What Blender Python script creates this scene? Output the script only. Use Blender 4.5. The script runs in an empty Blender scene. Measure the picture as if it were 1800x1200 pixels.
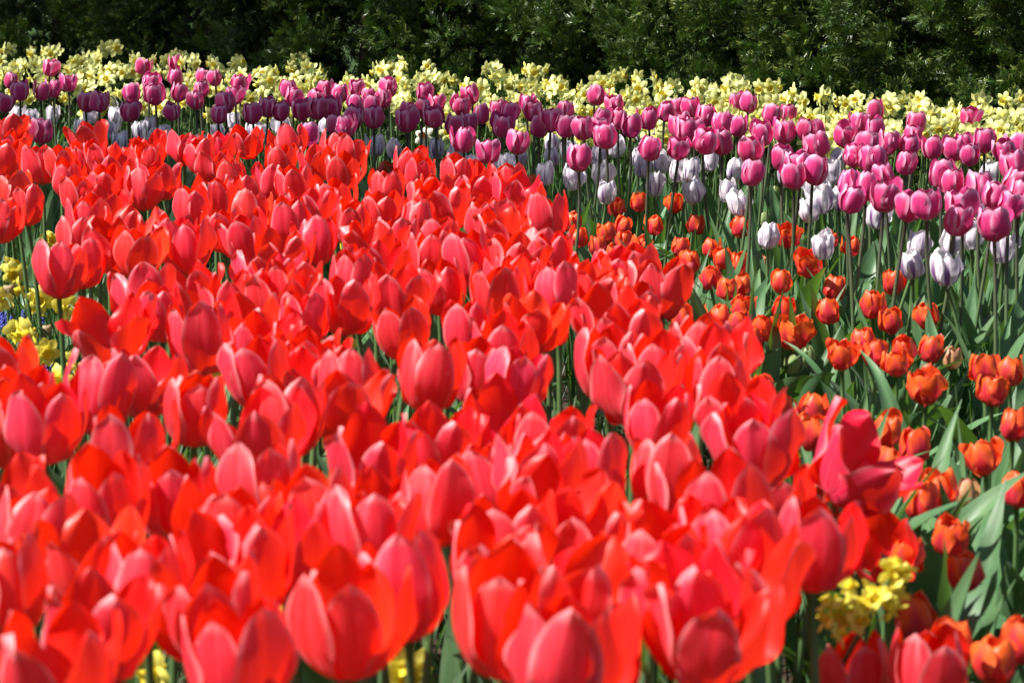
import bpy, math, random
import numpy as np
from mathutils import Vector, Matrix, Euler

random.seed(7)
RNG = np.random.default_rng(11)
PI = math.pi
scene = bpy.context.scene
COL = scene.collection

# ------------------------------------------------------------------ camera, sky, sun, exposure
CAM_H, FPX, HORIZON = 1.0, 4213.0, 740.0            # camera height, focal length in photo pixels, horizon above the centre
PITCH = math.atan(HORIZON / FPX)
cd = bpy.data.cameras.new("camera")
cam = bpy.data.objects.new("camera", cd); COL.objects.link(cam)
cd.sensor_width = 36.0; cd.lens = 36.0 * FPX / 1800.0
cd.clip_start = 0.05; cd.clip_end = 2000.0
cam.location = (0, 0, CAM_H); cam.rotation_euler = (PI / 2 - PITCH, 0, 0)
cd.dof.use_dof = True; cd.dof.focus_distance = 6.2; cd.dof.aperture_fstop = 12.0; cd.dof.aperture_blades = 7
scene.camera = cam
TO_SUN = Vector((-0.86, -0.22, 1.02)).normalized()
w = bpy.data.worlds.new("World"); scene.world = w; w.use_nodes = True
nt = w.node_tree; nt.nodes.clear()
sky = nt.nodes.new("ShaderNodeTexSky"); sky.sky_type = 'NISHITA'; sky.sun_disc = False
sky.sun_elevation = math.asin(TO_SUN.z); sky.sun_rotation = math.atan2(TO_SUN.x, TO_SUN.y)
bg = nt.nodes.new("ShaderNodeBackground"); bg.inputs[1].default_value = 0.05
wo = nt.nodes.new("ShaderNodeOutputWorld")
nt.links.new(sky.outputs[0], bg.inputs[0]); nt.links.new(bg.outputs[0], wo.inputs[0])
sl = bpy.data.lights.new("sun", 'SUN'); sl.energy = 5.0; sl.angle = math.radians(0.5); sl.color = (1.0, 0.95, 0.88)
sun = bpy.data.objects.new("sun", sl); COL.objects.link(sun)
sun.rotation_euler = TO_SUN.to_track_quat('Z', 'Y').to_euler(); sun.location = (-6, -2, 8)
vs = scene.view_settings
vs.view_transform = 'Standard'; vs.look = 'None'; vs.gamma = 1.0; vs.use_curve_mapping = False; vs.exposure = 0.98
cy = scene.cycles
cy.max_bounces = 8; cy.diffuse_bounces = 4; cy.transmission_bounces = 6; cy.transparent_max_bounces = 8
cy.use_denoising = True

def at(px, py, z):
    """The point of the level plane at height z that the photograph shows at pixel (px, py)."""
    d = Vector(((px - 900.0) / FPX, (600.0 - py) / FPX, -1.0))
    d = Matrix.Rotation(PI / 2 - PITCH, 3, 'X') @ d
    t = (z - CAM_H) / d.z
    return Vector((d.x * t, d.y * t, z))

def proj(p):
    q = Matrix.Rotation(-(PI / 2 - PITCH), 3, 'X') @ (Vector(p) - Vector((0, 0, CAM_H)))
    return 900 + FPX * q.x / -q.z, 600 - FPX * q.y / -q.z

# ------------------------------------------------------------------ node materials
class N:
    def __init__(self, name):
        self.m = bpy.data.materials.new(name); self.m.use_nodes = True
        self.t = self.m.node_tree; self.t.nodes.clear()
    def n(self, kind, **kw):
        x = self.t.nodes.new("ShaderNode" + kind)
        for k, v in kw.items(): setattr(x, k, v)
        return x
    def put(self, sock, v):
        if isinstance(v, bpy.types.NodeSocket): self.t.links.new(v, sock)
        elif v is not None:
            if sock.type == 'RGBA' and len(v) == 3: v = (*v, 1)
            sock.default_value = v
    def math(self, op, a, b=None, clamp=False):
        x = self.n("Math", operation=op, use_clamp=clamp); self.put(x.inputs[0], a)
        if b is not None: self.put(x.inputs[1], b)
        return x.outputs[0]
    def mix(self, f, a, b, mode='MIX'):
        x = self.n("Mix", data_type='RGBA', blend_type=mode); x.clamp_factor = True
        self.put(x.inputs[0], f); self.put(x.inputs[6], a); self.put(x.inputs[7], b)
        return x.outputs[2]
    def smooth(self, v, a, b, lo=0.0, hi=1.0):
        x = self.n("MapRange", interpolation_type='SMOOTHSTEP'); self.put(x.inputs[0], v)
        for i, q in enumerate((a, b, lo, hi)): x.inputs[i + 1].default_value = q
        return x.outputs[0]
    def uv(self):
        x = self.n("UVMap"); s = self.n("SeparateXYZ"); self.t.links.new(x.outputs[0], s.inputs[0])
        return s.outputs[0], s.outputs[1]
    def vec(self, a, b, c=0.0):
        x = self.n("CombineXYZ")
        for i, q in enumerate((a, b, c)): self.put(x.inputs[i], q)
        return x.outputs[0]
    def noise(self, v, scale, detail=2.0, rough=0.5):
        x = self.n("TexNoise"); self.put(x.inputs["Vector"], v)
        x.inputs["Scale"].default_value = scale; x.inputs["Detail"].default_value = detail; x.inputs["Roughness"].default_value = rough
        return x.outputs[0]
    def bump(self, h, strength, dist=0.001):
        x = self.n("Bump"); self.put(x.inputs["Height"], h); x.inputs["Strength"].default_value = strength; x.inputs["Distance"].default_value = dist
        return x.outputs[0]
    def out(self, color, rough=0.5, spec=0.5, trans=0.0, tcolor=None, normal=None, sheen=0.0, sheen_tint=(1, 1, 1)):
        p = self.n("BsdfPrincipled"); self.put(p.inputs["Base Color"], color); self.put(p.inputs["Roughness"], rough)
        self.put(p.inputs["Specular IOR Level"], spec)
        if normal is not None: self.put(p.inputs["Normal"], normal)
        if sheen:
            p.inputs["Sheen Weight"].default_value = sheen; p.inputs["Sheen Roughness"].default_value = 0.35
            self.put(p.inputs["Sheen Tint"], sheen_tint)
        o = self.n("OutputMaterial"); s = p.outputs[0]
        if trans:
            t = self.n("BsdfTranslucent"); self.put(t.inputs[0], tcolor if tcolor is not None else color)
            x = self.n("MixShader"); x.inputs[0].default_value = trans
            self.t.links.new(s, x.inputs[1]); self.t.links.new(t.outputs[0], x.inputs[2]); s = x.outputs[0]
        self.t.links.new(s, o.inputs[0])
        return self.m
    def tone(self):
        """per-plant tone kept in the object's colour: red channel = brightness, green channel = hue shift."""
        x = self.n("ObjectInfo"); s = self.n("SeparateColor"); self.t.links.new(x.outputs["Color"], s.inputs[0])
        return s.outputs[0], s.outputs[1], s.outputs[2]

def petal_material(name, outer, outer2, inner, base, edge, edge_w, trans, flame=None, flame_amt=0.0, top=None, sheen=0.35, rough=0.42, tcol=None, spec=0.45):
    g = N(name); u, v = g.uv(); br, hu, rn = g.tone()
    e = g.math('ABSOLUTE', g.math('SUBTRACT', g.math('MULTIPLY', u, 2.0), 1.0))
    streak = g.noise(g.vec(g.math('MULTIPLY', u, 26.0), g.math('MULTIPLY', v, 1.6), g.math('MULTIPLY', rn, 40.0)), 1.0, 3.0, 0.6)
    blot = g.noise(g.vec(g.math('MULTIPLY', u, 3.0), g.math('MULTIPLY', v, 3.0), g.math('MULTIPLY', rn, 60.0)), 1.0, 2.0)
    c = g.mix(g.smooth(streak, 0.3, 0.7), outer, outer2)
    rib = g.math('MULTIPLY', g.smooth(e, 0.22, 0.0), 0.55)
    c = g.mix(rib, c, outer2)
    if top is not None:
        tm = g.math('ADD', g.math('ADD', v, g.math('MULTIPLY', e, 0.42)), g.math('MULTIPLY', blot, 0.35))
        c = g.mix(g.smooth(tm, 0.80, 1.22), c, top)
    if flame is not None:
        f = g.noise(g.vec(g.math('MULTIPLY', u, 7.0), g.math('MULTIPLY', v, 0.8), g.math('MULTIPLY', rn, 90.0)), 1.0, 3.0, 0.55)
        near = g.math('MULTIPLY', g.smooth(e, 0.8, 0.05), g.smooth(v, 1.0, 0.45))
        f = g.math('MULTIPLY', g.smooth(f, 0.44, 0.58), g.math('ADD', g.math('MULTIPLY', near, 0.85), 0.25))
        c = g.mix(g.math('MULTIPLY', f, flame_amt, True), c, flame)
    ew = g.math('MAXIMUM', g.smooth(g.math('ADD', e, g.math('MULTIPLY', g.math('SUBTRACT', streak, 0.5), 0.15)), 1.0 - edge_w, 1.0), g.smooth(v, 1.0 - edge_w * 0.5, 1.0))
    ew = g.math('MULTIPLY', ew, g.smooth(v, 0.0, 0.75, 0.22, 0.85))
    c = g.mix(ew, c, edge)
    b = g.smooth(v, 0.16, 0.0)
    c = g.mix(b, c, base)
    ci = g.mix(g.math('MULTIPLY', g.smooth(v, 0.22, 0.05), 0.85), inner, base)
    ci = g.mix(g.math('MULTIPLY', g.smooth(streak, 0.35, 0.75), 0.25), ci, outer2)
    geo = g.n("NewGeometry")
    col = g.mix(geo.outputs["Backfacing"], c, ci)
    vein = g.noise(g.vec(g.math('MULTIPLY', u, 70.0), g.math('MULTIPLY', v, 1.1), g.math('MULTIPLY', rn, 20.0)), 1.0, 3.0, 0.6)
    col = g.mix(g.math('MULTIPLY', g.smooth(vein, 0.48, 0.72), 0.52), col, outer2)
    fleck = g.noise(g.vec(g.math('MULTIPLY', u, 5.0), g.math('MULTIPLY', v, 8.0), g.math('MULTIPLY', rn, 77.0)), 2.0, 4.0, 0.7)
    col = g.mix(g.math('MULTIPLY', g.smooth(fleck, 0.68, 0.76), 0.5), col, edge)
    hs = g.n("HueSaturation")
    g.put(hs.inputs["Hue"], hu); g.put(hs.inputs["Value"], br); g.put(hs.inputs["Color"], col)
    hs.inputs["Saturation"].default_value = 1.0
    col = hs.outputs[0]
    nm = g.bump(g.noise(g.vec(g.math('MULTIPLY', u, 40.0), g.math('MULTIPLY', v, 3.0), rn), 1.0, 2.0), 0.35, 0.0006)
    return g.out(col, rough, spec, trans, tcol if tcol is not None else col, nm, sheen, edge)

M = {}
M['red'] = petal_material("red_tulip_petal", (0.90, 0.074, 0.108), (0.78, 0.017, 0.036), (0.90, 0.016, 0.003), (0.34, 0.12, 0.05), (0.95, 0.36, 0.37), 0.24, 0.36, sheen=0.25, rough=0.43, tcol=(0.95, 0.030, 0.004), spec=0.55)  # pale edge colour paints in the highlights on the petal tips
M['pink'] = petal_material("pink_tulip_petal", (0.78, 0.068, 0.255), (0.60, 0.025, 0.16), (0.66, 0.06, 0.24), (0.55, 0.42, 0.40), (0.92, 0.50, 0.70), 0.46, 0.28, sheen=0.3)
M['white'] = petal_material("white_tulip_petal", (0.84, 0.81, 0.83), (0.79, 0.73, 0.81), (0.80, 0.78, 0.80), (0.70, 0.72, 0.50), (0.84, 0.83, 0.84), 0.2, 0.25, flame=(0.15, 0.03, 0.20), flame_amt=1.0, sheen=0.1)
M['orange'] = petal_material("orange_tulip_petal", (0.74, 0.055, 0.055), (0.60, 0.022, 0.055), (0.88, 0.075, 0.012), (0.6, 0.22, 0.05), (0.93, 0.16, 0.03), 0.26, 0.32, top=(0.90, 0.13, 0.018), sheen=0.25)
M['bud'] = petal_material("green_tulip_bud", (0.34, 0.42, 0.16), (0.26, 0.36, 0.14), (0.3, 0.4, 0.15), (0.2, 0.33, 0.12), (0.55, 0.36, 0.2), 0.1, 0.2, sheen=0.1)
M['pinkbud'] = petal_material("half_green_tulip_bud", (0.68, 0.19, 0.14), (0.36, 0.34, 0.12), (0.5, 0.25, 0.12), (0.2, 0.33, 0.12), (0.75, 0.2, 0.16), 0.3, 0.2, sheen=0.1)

def leaf_material(name, c1, c2, edge, rough=0.42, trans=0.22, tcol=(0.16, 0.34, 0.03)):
    g = N(name); u, v = g.uv(); br, hu, rn = g.tone()
    s = g.noise(g.vec(g.math('MULTIPLY', u, 34.0), g.math('MULTIPLY', v, 1.2), g.math('MULTIPLY', rn, 30.0)), 1.0, 3.0, 0.6)
    big = g.noise(g.vec(g.math('MULTIPLY', u, 2.0), g.math('MULTIPLY', v, 4.0), g.math('MULTIPLY', rn, 50.0)), 1.0, 3.0)
    c = g.mix(g.smooth(s, 0.3, 0.7), c1, c2)
    c = g.mix(g.math('MULTIPLY', g.smooth(big, 0.4, 0.75), 0.5), c, edge)
    e = g.math('ABSOLUTE', g.math('SUBTRACT', g.math('MULTIPLY', u, 2.0), 1.0))
    c = g.mix(g.math('MULTIPLY', g.smooth(e, 0.9, 1.0), 0.5), c, edge)
    hs = g.n("HueSaturation"); g.put(hs.inputs["Hue"], hu); g.put(hs.inputs["Value"], br); g.put(hs.inputs["Color"], c)
    nm = g.bump(s, 0.4, 0.0008)
    return g.out(hs.outputs[0], rough, 0.4, trans, tcol, nm, 0.04)
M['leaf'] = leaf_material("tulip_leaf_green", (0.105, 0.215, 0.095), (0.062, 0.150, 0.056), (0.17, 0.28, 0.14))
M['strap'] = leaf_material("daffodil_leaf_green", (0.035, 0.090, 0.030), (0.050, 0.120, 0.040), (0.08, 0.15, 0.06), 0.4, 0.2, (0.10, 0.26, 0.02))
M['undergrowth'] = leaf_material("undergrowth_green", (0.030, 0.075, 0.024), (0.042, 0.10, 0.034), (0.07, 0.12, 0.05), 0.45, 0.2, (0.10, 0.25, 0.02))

def stem_material(name, a, b):
    g = N(name); u, v = g.uv(); br, hu, rn = g.tone()
    c = g.mix(g.smooth(v, 0.55, 1.0), a, b)
    c = g.mix(g.math('MULTIPLY', g.noise(g.vec(g.math('MULTIPLY', u, 12.0), g.math('MULTIPLY', v, 5.0), rn), 1.0), 0.4), c, (0.12, 0.2, 0.07))
    return g.out(c, 0.45, 0.4)
M['stem_green'] = stem_material("green_stem", (0.055, 0.115, 0.036), (0.085, 0.155, 0.05))
M['stem_dark'] = stem_material("dark_purple_stem", (0.065, 0.11, 0.045), (0.060, 0.035, 0.045))

def plain(name, c1, c2, scale, rough=0.5, trans=0.0, spec=0.4, hi=None):
    g = N(name); tc = g.n("TexCoord"); br, hu, rn = g.tone()
    c = g.mix(g.smooth(g.noise(tc.outputs["Object"], scale, 4.0), 0.3, 0.7), c1, c2)
    if hi is not None: c = g.mix(g.smooth(g.noise(tc.outputs["Object"], scale * 3.1, 2.0), 0.6, 0.72), c, hi)
    hs = g.n("HueSaturation"); g.put(hs.inputs["Value"], br); g.put(hs.inputs["Color"], c)
    return g.out(hs.outputs[0], rough, spec, trans, hs.outputs[0] if trans else None)
M['pale_daff'] = plain("pale_daffodil_petal", (0.80, 0.80, 0.26), (0.84, 0.86, 0.42), 40, 0.5, 0.3)
M['pale_cup'] = plain("pale_daffodil_trumpet", (0.84, 0.72, 0.10), (0.84, 0.74, 0.17), 60, 0.5, 0.3)
M['yellow_daff'] = plain("yellow_daffodil_petal", (0.84, 0.78, 0.08), (0.86, 0.80, 0.17), 40, 0.5, 0.3)
M['yellow_cup'] = plain("yellow_daffodil_trumpet", (0.84, 0.68, 0.03), (0.84, 0.70, 0.05), 60, 0.5, 0.3)
M['white_daff'] = plain("white_daffodil_petal", (0.80, 0.78, 0.62), (0.82, 0.80, 0.70), 40, 0.5, 0.3)
M['peach_cup'] = plain("peach_daffodil_trumpet", (0.80, 0.44, 0.22), (0.80, 0.5, 0.3), 60, 0.5, 0.3)
M['muscari'] = plain("blue_grape_hyacinth", (0.055, 0.065, 0.36), (0.09, 0.10, 0.48), 300, 0.4, 0.0)
M['pistil'] = plain("tulip_pistil", (0.45, 0.42, 0.12), (0.5, 0.46, 0.2), 200)
M['anther'] = plain("tulip_anther", (0.02, 0.012, 0.02), (0.04, 0.02, 0.03), 200, 0.7)
M['withered'] = plain("withered_petal", (0.42, 0.33, 0.19), (0.30, 0.21, 0.11), 120, 0.7, 0.15)
M['bark'] = plain("yew_bark", (0.09, 0.05, 0.03), (0.05, 0.03, 0.02), 20, 0.85)
M['soil'] = None

def yew_material():
    g = N("yew_needles"); u, v = g.uv()
    c = g.mix(u, (0.026, 0.060, 0.013), (0.092, 0.142, 0.034))
    c = g.mix(g.smooth(v, 0.72, 1.0), c, (0.17, 0.21, 0.035))
    return g.out(c, 0.40, 0.4, 0.15, (0.06, 0.15, 0.01))
M['yew'] = yew_material()

# ------------------------------------------------------------------ meshes
def mesh(name, V, F, mat, UV=None, smooth=True):
    me = bpy.data.meshes.new(name)
    me.from_pydata([tuple(p) for p in V], [], [tuple(f) for f in F])
    if UV is not None:
        l = me.uv_layers.new(name="UVMap")
        li = np.empty(len(me.loops), dtype=np.int32); me.loops.foreach_get("vertex_index", li)
        l.data.foreach_set("uv", np.asarray(UV, dtype=np.float32)[li].ravel())
    me.materials.append(mat)
    if smooth: me.polygons.foreach_set("use_smooth", [True] * len(me.polygons))
    me.update()
    return me

def raw_mesh(name, V, Q, mat, UV=None):
    """a large quad mesh straight from arrays"""
    me = bpy.data.meshes.new(name); nv, nq = len(V), len(Q)
    me.vertices.add(nv); me.vertices.foreach_set("co", np.asarray(V, dtype=np.float32).ravel())
    me.loops.add(nq * 4); me.loops.foreach_set("vertex_index", np.asarray(Q, dtype=np.int32).ravel())
    me.polygons.add(nq); me.polygons.foreach_set("loop_start", np.arange(0, nq * 4, 4, dtype=np.int32))
    if UV is not None:
        l = me.uv_layers.new(name="UVMap"); l.data.foreach_set("uv", np.asarray(UV, dtype=np.float32)[np.asarray(Q).ravel()].ravel())
    me.materials.append(mat); me.update(calc_edges=True); me.validate()
    return me

def grid_faces(nu, nv):
    return [(j * nu + i, j * nu + i + 1, (j + 1) * nu + i + 1, (j + 1) * nu + i) for j in range(nv - 1) for i in range(nu - 1)]

def lerp_knots(v, ks):
    x = np.array([k[0] for k in ks]); y = np.array([k[1] for k in ks])
    # smooth monotone-ish interpolation
    i = np.clip(np.searchsorted(x, v, side='right') - 1, 0, len(x) - 2)
    t = (v - x[i]) / (x[i + 1] - x[i]); t = t * t * (3 - 2 * t) * 0.5 + t * 0.5
    return y[i] * (1 - t) + y[i + 1] * t

def tulip_petal(L, W, opening, angle, inner, rng, mat, pointed=0.60, wavy=1.0, tip_curl=0.0, name="petal", flat=0.0, fat=0.0):
    nu, nv = 13, 19
    v = np.linspace(0, 1, nv); u = np.linspace(-1, 1, nu)
    o = opening + rng.normal(0, 0.055)
    L = L * (1 + rng.normal(0, 0.035)) * (0.97 if inner else 1.0)
    th = np.radians(lerp_knots(v, [(0, 82 + .3 * fat), (0.10, 66 + .7 * fat), (0.30, 16 + fat + 34 * o), (0.62, -7 - .3 * fat + 40 * o), (0.85, -24 - .4 * fat + 50 * o), (1.0, -34 - .3 * fat + 66 * o + tip_curl)]))
    ds = L / (nv - 1)
    r = np.concatenate([[0], np.cumsum(np.sin(0.5 * (th[1:] + th[:-1])) * ds)]) + (0.0028 if not inner else 0.0012)
    z = np.concatenate([[0], np.cumsum(np.cos(0.5 * (th[1:] + th[:-1])) * ds)])
    wd = W * np.sqrt(v + 0.035) * (1 - v ** 3.0) ** pointed * 1.42
    wd[-1] = W * 0.035
    skew = rng.normal(0, 0.10)
    ph = rng.uniform(0, 6.28, 4); wa = wavy * 0.0016 * L / 0.09
    V, UV = [], []
    for j in range(nv):
        rc = max(r[j] * (1.0 + 0.7 * max(o, 0) + flat), 0.012)
        T = np.array([math.sin(th[j]), math.cos(th[j])]); Nn = np.array([-math.cos(th[j]), math.sin(th[j])])
        for i in range(nu):
            s = u[i] * wd[j]
            phi = min(max(s / rc, -1.5), 1.5)
            inw = rc * (1 - math.cos(phi))
            lat = rc * math.sin(phi)
            w2 = wa * (math.sin(7 * v[j] + ph[0] + u[i]) * u[i] ** 2 * 1.6 + math.sin(13 * v[j] + ph[1]) * abs(u[i]) ** 3 + 0.6 * math.sin(4 * u[i] + ph[2]) * v[j])
            rib = -0.0011 * math.exp(-(u[i] / 0.11) ** 2) * math.sin(PI * min(1, v[j] * 1.05)) * L / 0.09
            off = inw + w2 - rib
            rr = r[j] + Nn[0] * off + skew * 0.0
            zz = z[j] + Nn[1] * off
            V.append((rr, lat + skew * L * 0.35 * v[j] ** 2, zz)); UV.append((0.5 + 0.5 * u[i], v[j]))
    V = np.array(V); ca, sa = math.cos(angle), math.sin(angle)
    V = np.stack([V[:, 0] * ca - V[:, 1] * sa, V[:, 0] * sa + V[:, 1] * ca, V[:, 2]], 1)
    F = grid_faces(nu, nv)                          # outer side is the front
    return mesh(name, V, F, mat, UV)

def tulip_bloom(L, W, opening, mat, seed, **kw):
    rng = np.random.default_rng(seed)
    a0 = rng.uniform(0, 6.28); out = []
    for k in range(3):
        out.append(tulip_petal(L * 0.98, W * 0.95, opening - 0.04, a0 + k * 2 * PI / 3 + PI / 3 + rng.normal(0, .07), True, rng, mat, **kw))
    loose = rng.uniform(0, 1) < 0.3
    for k in range(3):
        oo = opening + 0.03 + (0.22 if loose and k == 0 else 0.0)
        out.append(tulip_petal(L, W, oo, a0 + k * 2 * PI / 3 + rng.normal(0, .07), False, rng, mat, **kw))
    return out

def tube_mesh(name, pts, rad, mat, n=7, cap=True):
    V, UV, F = [], [], []; pts = [Vector(p) for p in pts]
    for j, p in enumerate(pts):
        d = (pts[min(j + 1, len(pts) - 1)] - pts[max(j - 1, 0)]).normalized()
        a = d.cross(Vector((0, 1, 0.01))).normalized(); b = d.cross(a)
        rr = rad[j] if hasattr(rad, '__len__') else rad
        for i in range(n):
            t = 2 * PI * i / n; V.append(p + (a * math.cos(t) + b * math.sin(t)) * rr); UV.append((i / n, j / (len(pts) - 1)))
    for j in range(len(pts) - 1):
        for i in range(n): F.append((j * n + i, (j + 1) * n + i, (j + 1) * n + (i + 1) % n, j * n + (i + 1) % n))
    if cap: F.append(tuple(range(n))[::-1]); F.append(tuple((len(pts) - 1) * n + i for i in range(n)))
    return mesh(name, V, F, mat, UV)

STEM_H = 0.4
def stem_variants(mat, rad, k, bend=0.03):
    out = []
    rng = np.random.default_rng(k)
    for s in range(5):
        bx, by = rng.normal(0, bend, 2); sx = rng.normal(0, 0.006)
        pts = [(bx * t * t + sx * math.sin(5 * t), by * t * t + sx * math.sin(4 * t + 1), STEM_H * t) for t in np.linspace(0, 1, 9)]
        out.append((tube_mesh("stem", pts, [rad * (1.12 - 0.2 * t) for t in np.linspace(0, 1, 9)], mat), pts[-1]))
    return out
STEMS = {'red': stem_variants(M['stem_green'], 0.0042, 1), 'orange': stem_variants(M['stem_green'], 0.0036, 2, 0.02), 'white': stem_variants(M['stem_green'], 0.0036, 3, 0.02), 'pink': stem_variants(M['stem_dark'], 0.0036, 4, 0.02)}

def leaf_mesh(L, W, lean, curl, fold, seed, mat, wavy=0.008, name="leaf", tipw=1.0):
    rng = np.random.default_rng(seed); nu, nv = 9, 17
    v = np.linspace(0, 1, nv); u = np.linspace(-1, 1, nu)
    th = np.radians(lean * (0.25 + 0.75 * v) + curl * v ** 2.2)
    ds = L / (nv - 1)
    r = np.concatenate([[0], np.cumsum(np.sin(th[1:]) * ds)]) + 0.004
    z = np.concatenate([[0], np.cumsum(np.cos(th[1:]) * ds)])
    wd = W * (0.30 + 0.70 * np.sin(PI * np.clip(v * 0.80 + 0.12, 0, 1))) * (1 - v ** 3.2 * tipw) ** 0.85; wd[-1] = W * 0.02
    tw = rng.normal(0, 0.6); sw = rng.normal(0, 0.10); ph = rng.uniform(0, 6.28, 2)
    V, UV = [], []
    for j in range(nv):
        t = th[j]; Nn = np.array([-math.cos(t), math.sin(t)]); f = fold * (1 - 0.65 * v[j])
        a = tw * v[j]
        for i in range(nu):
            s = u[i] * wd[j]
            up = abs(u[i]) ** 1.5 * wd[j] * f + wavy * math.sin(9 * v[j] + ph[0] + (1.2 if u[i] > 0 else 0)) * u[i] ** 2 * math.sin(PI * v[j])
            la, ofs = s * math.cos(a) - up * math.sin(a), s * math.sin(a) + up * math.cos(a)
            V.append((r[j] + Nn[0] * ofs, la + sw * L * v[j] ** 2, z[j] + Nn[1] * ofs)); UV.append((0.5 + 0.5 * u[i], v[j]))
    return mesh(name, V, grid_faces(nu, nv), mat, UV)

LEAVES = {}
rr = random.Random(5)
LEAVES['orange'] = [leaf_mesh(rr.uniform(.24, .38), rr.uniform(.022, .036), rr.uniform(5, 30), rr.uniform(0, 55), rr.uniform(.25, .7), 100 + i, M['leaf']) for i in range(12)]
LEAVES['pink'] = [leaf_mesh(rr.uniform(.27, .37), rr.uniform(.022, .034), rr.uniform(5, 20), rr.uniform(0, 35), rr.uniform(.3, .8), 200 + i, M['leaf']) for i in range(10)]
LEAVES['white'] = LEAVES['pink']
LEAVES['red'] = [leaf_mesh(rr.uniform(.22, .31), rr.uniform(.022, .034), rr.uniform(10, 30), rr.uniform(0, 60), rr.uniform(.25, .7), 300 + i, M['leaf']) for i in range(10)]
STRAPS = [leaf_mesh(rr.uniform(.28, .40), rr.uniform(.004, .0065), rr.uniform(3, 18), rr.uniform(0, 40), .4, 400 + i, M['strap'], 0.0) for i in range(8)]

BLOOMS = {'red': {}, 'pink': {}, 'white': {}, 'orange': {}}
def fill(kind, level, n, L, W, lo, hi, mat, seed, **kw):
    r_ = random.Random(seed); BLOOMS[kind][level] = [tulip_bloom(L * r_.uniform(.96, 1.06), W * r_.uniform(.95, 1.06), r_.uniform(lo, hi), M[mat], seed * 31 + i, **kw) for i in range(n)]
fill('red', 0, 6, 0.098, 0.0260, 0.05, 0.17, 'red', 1, fat=6, pointed=.66)
fill('red', 1, 10, 0.101, 0.0255, 0.20, 0.38, 'red', 2, fat=6, pointed=.70, tip_curl=8)
fill('red', 2, 9, 0.102, 0.0262, 0.38, 0.58, 'red', 3, wavy=1.7, fat=5, pointed=.74, tip_curl=14)
fill('red', 3, 5, 0.102, 0.0285, 0.68, 0.90, 'red', 4, wavy=2.3, pointed=.70)
fill('pink', 0, 8, 0.0745, 0.0225, 0.04, 0.14, 'pink', 5, pointed=0.52, fat=8)
fill('pink', 1, 6, 0.0745, 0.0225, 0.16, 0.30, 'pink', 6, pointed=0.52, fat=8, wavy=1.4)
fill('white', 0, 7, 0.068, 0.0185, 0.0, 0.09, 'white', 7, pointed=0.58, wavy=1.8, fat=4)
fill('white', 1, 4, 0.068, 0.0190, 0.10, 0.2, 'white', 8, pointed=0.58, wavy=2, fat=4)
fill('orange', 0, 8, 0.0545, 0.0160, -0.04, 0.08, 'orange', 9, pointed=0.48, wavy=1.8, fat=10)
fill('orange', 1, 6, 0.056, 0.0170, 0.08, 0.24, 'orange', 10, pointed=0.48, wavy=2.2, fat=10)
fill('orange', 2, 4, 0.068, 0.0220, 0.30, 0.46, 'orange', 12, pointed=0.5, wavy=2.6, fat=8)
BUDS = {'bud': [tulip_bloom(.045, .012, -0.12, M['bud'], 900 + i) for i in range(2)], 'pinkbud': [tulip_bloom(.047, .0125, -0.10, M['pinkbud'], 920 + i) for i in range(2)]}

def pistil_mesh():
    return tube_mesh("pistil", [(0, 0, .002), (0, 0, .012), (0, 0, .020), (0, 0, .024)], [.0035, .0042, .0034, .0055], M['pistil'], 8)
def stamen_mesh():
    V, F = [], []
    for k in range(6):
        a = k * PI / 3; c, s = math.cos(a), math.sin(a)
        b = len(V)
        for (r, z, q) in ((.006, .003, .0007), (.011, .014, .0006), (.0115, .0145, .0017), (.0135, .026, .0016), (.0136, .027, .0003)):
            for t in range(5):
                x = 2 * PI * t / 5; p = r + q * math.cos(x); V.append((p * c - q * math.sin(x) * s, p * s + q * math.sin(x) * c, z))
        for j in range(4):
            for t in range(5): F.append((b + j * 5 + t, b + j * 5 + (t + 1) % 5, b + (j + 1) * 5 + (t + 1) % 5, b + (j + 1) * 5 + t))
    return mesh("stamens", V, F, M['anther'])
PISTIL, STAMENS = pistil_mesh(), stamen_mesh()

# ------------------------------------------------------------------ objects
def thing(name, label, cat, loc, rz=0.0, group=None):
    o = bpy.data.objects.new(name, None); COL.objects.link(o); o.empty_display_size = 0.02
    o.location = loc; o.rotation_euler = (0, 0, rz); o['label'] = label; o['category'] = cat
    if group: o['group'] = group
    return o

def part(name, me, parent, loc=(0, 0, 0), rot=(0, 0, 0), scale=(1, 1, 1), color=None, label=None):
    o = bpy.data.objects.new(name, me); COL.objects.link(o); o.parent = parent
    o.location = loc; o.rotation_euler = rot; o.scale = scale
    if color: o.color = color
    if label: o['label'] = label
    return o

def setting(name, me, kind='structure', label=None, cat=None):
    o = bpy.data.objects.new(name, me); COL.objects.link(o); o['kind'] = kind
    if label: o['label'] = label
    if cat: o['category'] = cat
    return o

ONES = "zero one two three four five six seven eight nine ten eleven twelve thirteen fourteen fifteen sixteen seventeen eighteen nineteen".split()
TENS = "x x twenty thirty forty fifty sixty seventy eighty ninety".split()
def words(n):
    n = int(n)
    if n < 20: return ONES[max(n, 0)]
    if n >= 100: return "one hundred"
    return TENS[n // 10] + ("-" + ONES[n % 10] if n % 10 else "")
def place(px, py):
    return f"{words(min(max(px, 0) / 18.0, 100))} percent across, {words(min(max(py, 0) / 12.0, 100))} percent down"

def parse(s):
    out = []
    for t in s.split(';'):
        t = t.split()
        if len(t) >= 2: out.append((float(t[0]), float(t[1]), int(t[2]) if len(t) > 2 else None))
    return out

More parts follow.
